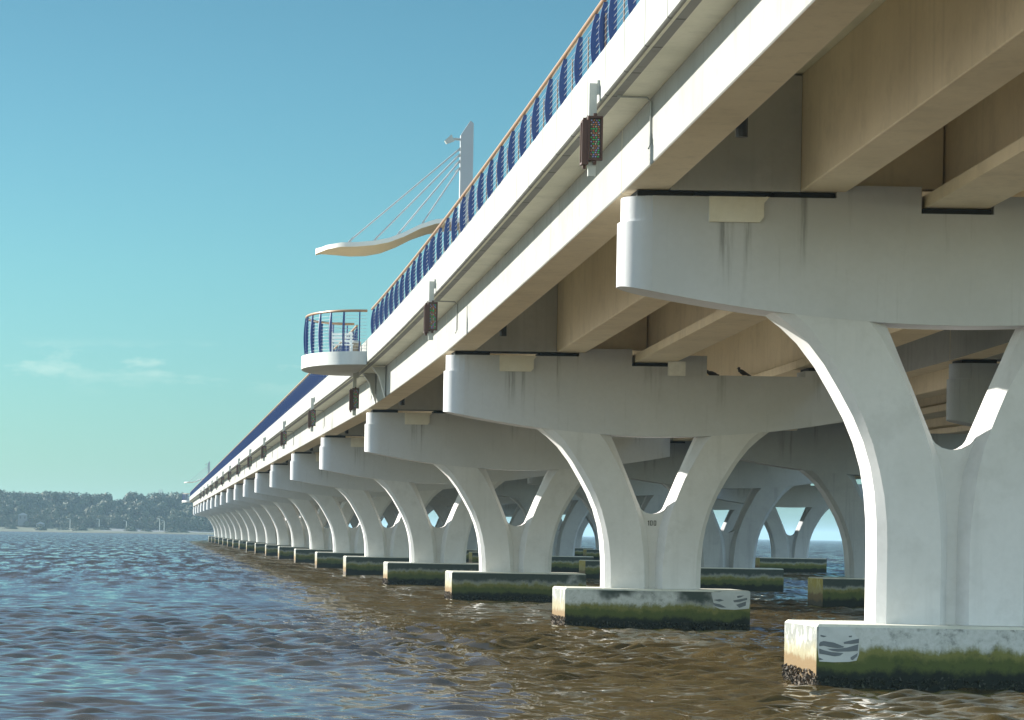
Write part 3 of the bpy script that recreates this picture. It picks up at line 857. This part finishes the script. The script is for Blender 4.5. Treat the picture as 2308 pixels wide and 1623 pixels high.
# ------------------------------------------------------------------ water
def water():
    rs = np.random.RandomState(11)
    ys = [36.0]
    while ys[-1] < 1640: ys.append(ys[-1] + max(0.09, 0.0019 * ys[-1] if ys[-1] < 500 else 0.0030 * ys[-1]))
    ys = np.array(ys); nc = 620
    u = np.linspace(0, 1, nc)
    XL, XR = -0.13 * ys - 8, 0.36 * ys + 8
    X = XL[:, None] + (XR - XL)[:, None] * u[None, :]
    Y = np.repeat(ys[:, None], nc, 1)
    dcol = ((XR - XL) / nc)[:, None]; drow = np.gradient(ys)[:, None]
    Z = np.zeros_like(X); DX = np.zeros_like(X); DY = np.zeros_like(X)
    wind = math.radians(252)                     # waves run toward the viewer, slightly to the left
    nw = 110
    lam = np.exp(rs.uniform(math.log(0.30), math.log(4.5), nw))
    for i in range(nw):
        th = wind + rs.normal(0, 0.6)
        kx, ky = math.cos(th), math.sin(th); k = 2 * math.pi / lam[i]
        amp = 0.0100 * lam[i] * (1 if lam[i] < 1.0 else (1.0 / lam[i]) ** 1.9)
        step = abs(kx) * dcol + abs(ky) * drow
        att = np.clip((lam[i] / step - 2.2) / 2.2, 0, 1)
        ph = k * (kx * X + ky * Y) + rs.uniform(0, 2 * math.pi)
        Z += att * amp * np.cos(ph)
        q = 0.8
        DX -= att * amp * q * kx * np.sin(ph); DY -= att * amp * q * ky * np.sin(ph)
    # patches of calmer and rougher water
    g = 0.75 + 0.35 * np.sin(X * 0.11 + 1.3 + 0.8 * np.sin(Y * 0.05)) * np.sin(Y * 0.083 + 0.4 + np.sin(X * 0.07))
    Z *= g * 1.25; DX *= g; DY *= g
    V = np.stack([X + DX, Y + DY, Z], -1).reshape(-1, 3)
    nr = len(ys)
    idx = np.arange(nr * nc).reshape(nr, nc)
    F = np.stack([idx[:-1, :-1], idx[:-1, 1:], idx[1:, 1:], idx[1:, :-1]], -1).reshape(-1, 4)
    # plain water around the waved part, out to the horizon
    L = 12000.0; n0 = len(V); b0 = nr * nc
    ex = np.array([(XL[0], ys[0], -0.02), (XR[0], ys[0], -0.02), (XR[-1], ys[-1], 0), (XL[-1], ys[-1], 0),
                   (-L, -300, 0), (L, -300, 0), (L, L, 0), (-L, L, 0)])
    V = np.concatenate([V, ex]); a = n0
    Fx = np.array([(a + 4, a + 5, a + 1, a + 0), (a + 5, a + 6, a + 2, a + 1), (a + 6, a + 7, a + 3, a + 2), (a + 7, a + 4, a + 0, a + 3)])
    F = np.concatenate([F, Fx])
    me = bpy.data.meshes.new('water')
    me.vertices.add(len(V)); me.vertices.foreach_set('co', V.astype(np.float32).ravel())
    me.loops.add(F.size); me.loops.foreach_set('vertex_index', F.astype(np.int32).ravel())
    me.polygons.add(len(F)); me.polygons.foreach_set('loop_start', np.arange(0, F.size, 4, dtype=np.int32))
    me.update(calc_edges=True); me.validate()
    me.shade_smooth()
    o = bpy.data.objects.new('water', me); COL.objects.link(o)
    o['kind'] = 'structure'
    m, n, l, b = new_mat('river_water')
    p = pos(n)
    c = mixrgb(n, l, rng(n, l, noise(n, l, p, 0.25, 4, 0.6), 0.35, 0.7), (0.056, 0.041, 0.0165), (0.078, 0.058, 0.026))
    l.new(c, b.inputs['Base Color'])
    b.inputs['Roughness'].default_value = 0.07
    b.inputs['IOR'].default_value = 1.5
    # small ripples tilt the surface; they stay the same size far away
    def ncol(scale, st, det):
        mp = n.new('ShaderNodeMapping'); mp.inputs['Scale'].default_value = st
        l.new(p, mp.inputs[0])
        t = n.new('ShaderNodeTexNoise'); t.inputs['Scale'].default_value = scale
        t.inputs['Detail'].default_value = det; t.inputs['Roughness'].default_value = 0.6
        l.new(mp.outputs[0], t.inputs['Vector'])
        return t.outputs['Color']
    def vm(op, a, b_):
        x = n.new('ShaderNodeVectorMath'); x.operation = op
        for k_, v in enumerate((a, b_)):
            if isinstance(v, tuple): x.inputs[k_].default_value = v
            elif v is not None: l.new(v, x.inputs[k_])
        return x.outputs[0]
    nrm = n.new('ShaderNodeNewGeometry').outputs['Normal']
    for sc_, st, det, amp, mid_ in ((5.0, (0.6, 1.5, 1), 4, 0.24, 0.5), (1.6, (0.6, 1.4, 1), 3, 0.28, 0.5), (0.45, (0.7, 1.1, 1), 3, 0.15, 0.5), (0.10, (1.8, 0.5, 1), 4, 0.36, 0.53)):
        nrm = vm('ADD', nrm, vm('MULTIPLY', vm('SUBTRACT', ncol(sc_, st, det), (0.5, mid_, 0.5)), (amp * 0.6, amp, 0)))
    # normals lean toward the viewer with distance, so far water mirrors darker sky
    sy = n.new('ShaderNodeSeparateXYZ'); l.new(p, sy.inputs[0])
    far = rng(n, l, sy.outputs[1], 70, 260)
    cm = n.new('ShaderNodeCombineXYZ')
    lean_noise = noise(n, l, p, 0.75, 5, 0.72, (1.0, 0.07, 1))
    l.new(math_n(n, l, 'MULTIPLY', far, math_n(n, l, 'MULTIPLY', rng(n, l, lean_noise, 0.40, 0.62), -0.40)), cm.inputs[1])
    nrm = vm('ADD', nrm, cm.outputs[0])
    nrm = vm('NORMALIZE', nrm, None)
    l.new(nrm, b.inputs['Normal'])
    me.materials.append(m)
    return o
water()

# ------------------------------------------------------------------ far shore
def shore():
    xs = np.linspace(-700, 75, 140); prof = [(0, -0.6), (6, 0.15), (16, 0.6), (50, 0.85), (70, 1.3), (110, 1.6), (150, 2.6), (400, 6)]
    rs = random.Random(2); mb = MB(); rings = []
    for x in xs:
        y0 = 1600 + 18 * math.sin(x * 0.031) + 9 * math.sin(x * 0.11 + 1) + (0 if x < 40 else (x - 40) ** 1.6)
        f = 1 if x < 20 else max(0.0, 1 - (x - 20) / 55)
        rings.append([(x, y0 + d, (z * f if z > 0 else z) + (rs.uniform(-0.1, 0.25) * f if d > 10 else 0)) for d, z in prof])
    mb.loft(rings, closed=False, cap=False)
    o = mb.build('shore', None or M['pier'], fix=True, smooth=40)
    o.data.materials.clear()
    m, n, l, b = new_mat('shore_ground')
    p = pos(n); s = n.new('ShaderNodeSeparateXYZ'); l.new(p, s.inputs[0])
    v = noise(n, l, p, 0.09, 5, 0.65)
    c = mixrgb(n, l, rng(n, l, v, 0.42, 0.6), (0.030, 0.052, 0.014), (0.065, 0.075, 0.030))
    c = mixrgb(n, l, rng(n, l, s.outputs[2], 0.5, 0.1), c, (0.050, 0.052, 0.034))
    c = mixrgb(n, l, math_n(n, l, 'MULTIPLY', rng(n, l, s.outputs[0], -32, -22), rng(n, l, s.outputs[2], 0.8, 1.2)), c, (0.085, 0.10, 0.095))
    l.new(c, b.inputs['Base Color']); b.inputs['Roughness'].default_value = 0.9
    o.data.materials.append(m)
    o['kind'] = 'structure'
shore()

def leaf_mat(name, a, b_):
    m, n, l, b = new_mat(name)
    c = mixrgb(n, l, rng(n, l, noise(n, l, pos(n), 0.35, 4, 0.6), 0.35, 0.68), a, b_)
    l.new(c, b.inputs['Base Color']); b.inputs['Roughness'].default_value = 0.7
    return m
M['leaf1'] = leaf_mat('dark_leaves', (0.016, 0.034, 0.010), (0.046, 0.070, 0.020))
M['leaf2'] = leaf_mat('olive_leaves', (0.026, 0.046, 0.012), (0.066, 0.080, 0.026))
M['bark'] = plain('bark', (0.11, 0.085, 0.06), 0.9)

def crown_mb(seed, h, w, lobes, leaves, low=0.25):
    rs = random.Random(seed); mb = MB()
    L = []
    for i in range(lobes):
        t = rs.random()
        zz = h * (low + (0.92 - low) * t)
        rr = w * (0.5 - 0.22 * abs(t - 0.35)) * rs.uniform(0.3, 1.0)
        a = rs.uniform(0, 6.283)
        L.append((rr * math.cos(a), rr * math.sin(a), zz, w * rs.uniform(0.14, 0.27)))
    L.append((0, 0, h * 0.82, w * 0.2))
    for _ in range(leaves):
        x, y, z, r = rs.choice(L)
        d = Vector((rs.gauss(0, 1), rs.gauss(0, 1), rs.gauss(0, 0.8))).normalized()
        c = Vector((x, y, z)) + d * r * rs.uniform(0.55, 1.08) ** 0.7
        s = rs.uniform(0.28, 0.68)
        n1 = (d + Vector((rs.uniform(-1, 1), rs.uniform(-1, 1), rs.uniform(-0.6, 1))) * 0.8).normalized()
        t1 = n1.orthogonal().normalized(); t2 = n1.cross(t1)
        a = rs.uniform(0, 6.283); u = t1 * math.cos(a) + t2 * math.sin(a); v = n1.cross(u)
        mb.add([c - u * s, c + v * s * 0.6, c + u * s, c - v * s * 0.6], [(0, 1, 2, 3)])
    return mb
def trunk_mb(seed, h, w):
    rs = random.Random(seed + 50); mb = MB()
    mb.tube([(0, 0, -1.0), (0.1, 0, h * 0.3), (rs.uniform(-0.4, 0.4), 0, h * 0.62), (rs.uniform(-0.5, 0.5), 0, h * 0.85)], [0.36, 0.27, 0.17, 0.06], 7)
    for i in range(6):
        a = rs.uniform(0, 6.283); z = h * rs.uniform(0.28, 0.6); q = w * rs.uniform(0.22, 0.38)
        mb.tube([(0, 0, z), (q * 0.5 * math.cos(a), q * 0.5 * math.sin(a), z + h * 0.10), (q * math.cos(a), q * math.sin(a), z + h * 0.2)], [0.15, 0.09, 0.03], 5)
    return mb
KINDS = [('broadleaf_tree', 13.5, 11, 15, 2600, 'leaf1', 0.22), ('broadleaf_tree', 11.5, 12, 16, 2600, 'leaf2', 0.2),
         ('broadleaf_tree', 15.0, 9.5, 13, 2400, 'leaf1', 0.25), ('broadleaf_tree', 9.5, 8.5, 11, 1800, 'leaf2', 0.12), ('pine_tree', 16.5, 6.5, 12, 1500, 'leaf1', 0.45)]
protos = []
for i, (nm, h, w, lb, lv, mat, low) in enumerate(KINDS):
    cm = crown_mb(100 + i, h, w, lb, lv, low).build('crown', M[mat], fix=False)
    tm = trunk_mb(100 + i, h, w).build('trunk', M['bark'])
    protos.append((nm, cm, tm))
rs = random.Random(21)
TL = ['leafy tree of the skyline row on the far shore, dense dark green crown', 'leafy tree on the far shore with a broad olive crown',
      'tall narrow leafy tree of the far shore with a dark crown', 'low bushy olive tree along the foot of the far wood', 'pine standing above the far wood with a thin dark crown']
def place_tree(i, x, y, z, sc, label=None):
    nm, cm, tm = protos[i]
    r = thing(nm, label or TL[i], 'tree', (x, y, z), 'trees on the far shore')
    r.rotation_euler = (0, 0, rs.uniform(0, 6.283)); r.scale = (sc * rs.uniform(0.9, 1.1), sc * rs.uniform(0.9, 1.1), sc)
    for ch in (cm, tm):
        c = ch.copy(); COL.objects.link(c); c.parent = r
for row, (y, z0, step, kinds, s0) in enumerate(((1724, 1.9, 3.9, (3, 3, 1), 0.74), (1748, 2.7, 4.4, (0, 1, 2, 3), 1.06), (1784, 3.6, 4.4, (0, 1, 2, 0), 1.25), (1812, 4.2, 4.6, (0, 1, 0), 1.33))):
    x = -150.0
    while x < 48:
        if row < 3 and x < -95: x += 9; continue
        i = rs.choice(kinds)
        place_tree(i, x + rs.uniform(-1.5, 1.5), y + rs.uniform(-8, 8), z0 - 0.4, s0 * rs.uniform(0.95, 1.06))
        x += step * rs.uniform(0.75, 1.3)
place_tree(4, -57, 1786, 3.4, 1.2, 'thin-topped pine poking above the far wood near the left edge')
place_tree(4, 2, 1788, 3.4, 1.22, 'pine with a pointed top above the middle of the far wood')
for _, cm, tm in protos:
    bpy.data.objects.remove(cm); bpy.data.objects.remove(tm)

# low shrubs on the bank in front of the trees
shrub_c = crown_mb(300, 3.2, 6.5, 9, 700, 0.05).build('crown', M['leaf1'], fix=False)
for i, (x, y) in enumerate(((-74, 1652), (-58, 1640), (-47, 1655), (-38, 1642), (-27, 1660), (-12, 1648), (-4, 1662), (9, 1650), (14, 1664))):
    r = thing('shrub', 'low dark shrub on the grassy bank of the far shore', 'shrub', (x, y, 0.5), 'shrubs on the far bank')
    r.scale = (rs.uniform(0.8, 1.7), 1, rs.uniform(0.5, 0.9)); r.rotation_euler = (0, 0, 0)
    c = shrub_c.copy(); COL.objects.link(c); c.parent = r
bpy.data.objects.remove(shrub_c)

# poles and small houses along the far shore, a lattice mast on the skyline
def lamp_pole(x, y, h, label):
    r = thing('street_lamp', label, 'street lamp', (x, y, 1.5), 'pale poles on the far shore')
    m = MB(); m.tube([(0, 0, -0.5), (0, 0, h)], [0.17, 0.12], 8); m.build('pole', M['galv'], r)
    m = MB(); m.tube([(0, 0, h - 0.1), (-0.9, 0, h + 0.15)], 0.09, 6); m.box(-1.6, -0.8, -0.2, 0.2, h + 0.08, h + 0.26); m.build('lamp_head', M['galv'], r)
for x, h, lb in ((-44.5, 5.6, 'leftmost pale lamp post on the far shore'), (-29, 5.6, 'thin pale lamp post on the far shore, left of the sandy bank'),
                 (-14.5, 5.0, 'pale lamp post in the middle of the far shore'), (3.2, 6.4, 'brightest pale lamp post near the tip of the bridge'), (5.6, 5.4, 'thin lamp post right beside the brightest one')):
    lamp_pole(x, 1700, h, lb)
t = thing('lattice_mast', 'small lattice radio mast above the far trees near the bridge end', 'radio mast', (3.6, 1796, 5.2))
m = MB()
for sx in (-0.5, 0.5):
    for sy in (-0.5, 0.5): m.tube([(sx, sy, -1), (sx, sy, 19.2)], 0.08, 5)
for i in range(16):
    z = i * 1.25; m.tube([(-0.5, -0.5, z), (0.5, -0.5, z + 1.25)], 0.06, 4); m.tube([(0.5, -0.5, z), (-0.5, -0.5, z + 1.25)], 0.06, 4)
m.build('tower', M['pipe'], t)
m = MB(); m.tube([(-0.9, -0.5, 17.6), (-0.9, -0.5, 19.6)], 0.14, 6); m.tube([(0.9, -0.5, 17.6), (0.9, -0.5, 19.6)], 0.14, 6); m.tube([(-0.95, -0.5, 18.4), (0.95, -0.5, 18.4)], 0.07, 4)
m.build('antenna', M['pipe'], t)
M['roof'] = plain('grey_roof', (0.20, 0.22, 0.24), 0.6)
M['house_wall'] = plain('house_wall', (0.11, 0.12, 0.12), 0.8)
for x, y, z, w, lb in ((-70.5, 1720, 6.6, 5.0, 'pale roofed house half hidden in the far trees at the left'), (-60.5, 1708, 2.0, 4.2, 'low pale house at the foot of the far wood')):
    t = thing('house', lb, 'house', (x, y, z), 'houses on the far shore')
    m = MB(); m.box(-w / 2, w / 2, -3, 3, -3.5, 2.2); m.build('wall', M['house_wall'], t)
    m = MB(); m.prism_y([(-w / 2 - 0.4, 2.2), (w / 2 + 0.4, 2.2), (0, 3.4)], -3.4, 3.4); m.build('roof', M['roof'], t)
    for sx in (-1.2, 1.2):
        m = MB(); m.box(sx - 0.4, sx + 0.4, -3.05, -3.004, 0.3, 1.5); m.build('window', M['black'], t)

# ------------------------------------------------------------------ haze
hz = MB(); hz.box(-12500, 12500, -600, 12500, -3.0, 32.0)
ho = hz.build('haze', [bpy.data.materials.new('haze_air')])
ho['kind'] = 'stuff'
hm = ho.data.materials[0]; hm.use_nodes = True
hn, hl = hm.node_tree.nodes, hm.node_tree.links
hn.clear()
h_out = hn.new('ShaderNodeOutputMaterial'); h_vol = hn.new('ShaderNodeVolumePrincipled')
h_vol.inputs['Color'].default_value = (0.52, 0.80, 1.0, 1)
h_vol.inputs['Density'].default_value = 0.00009
h_vol.inputs['Anisotropy'].default_value = 0.2
hl.new(h_vol.outputs[0], h_out.inputs['Volume'])
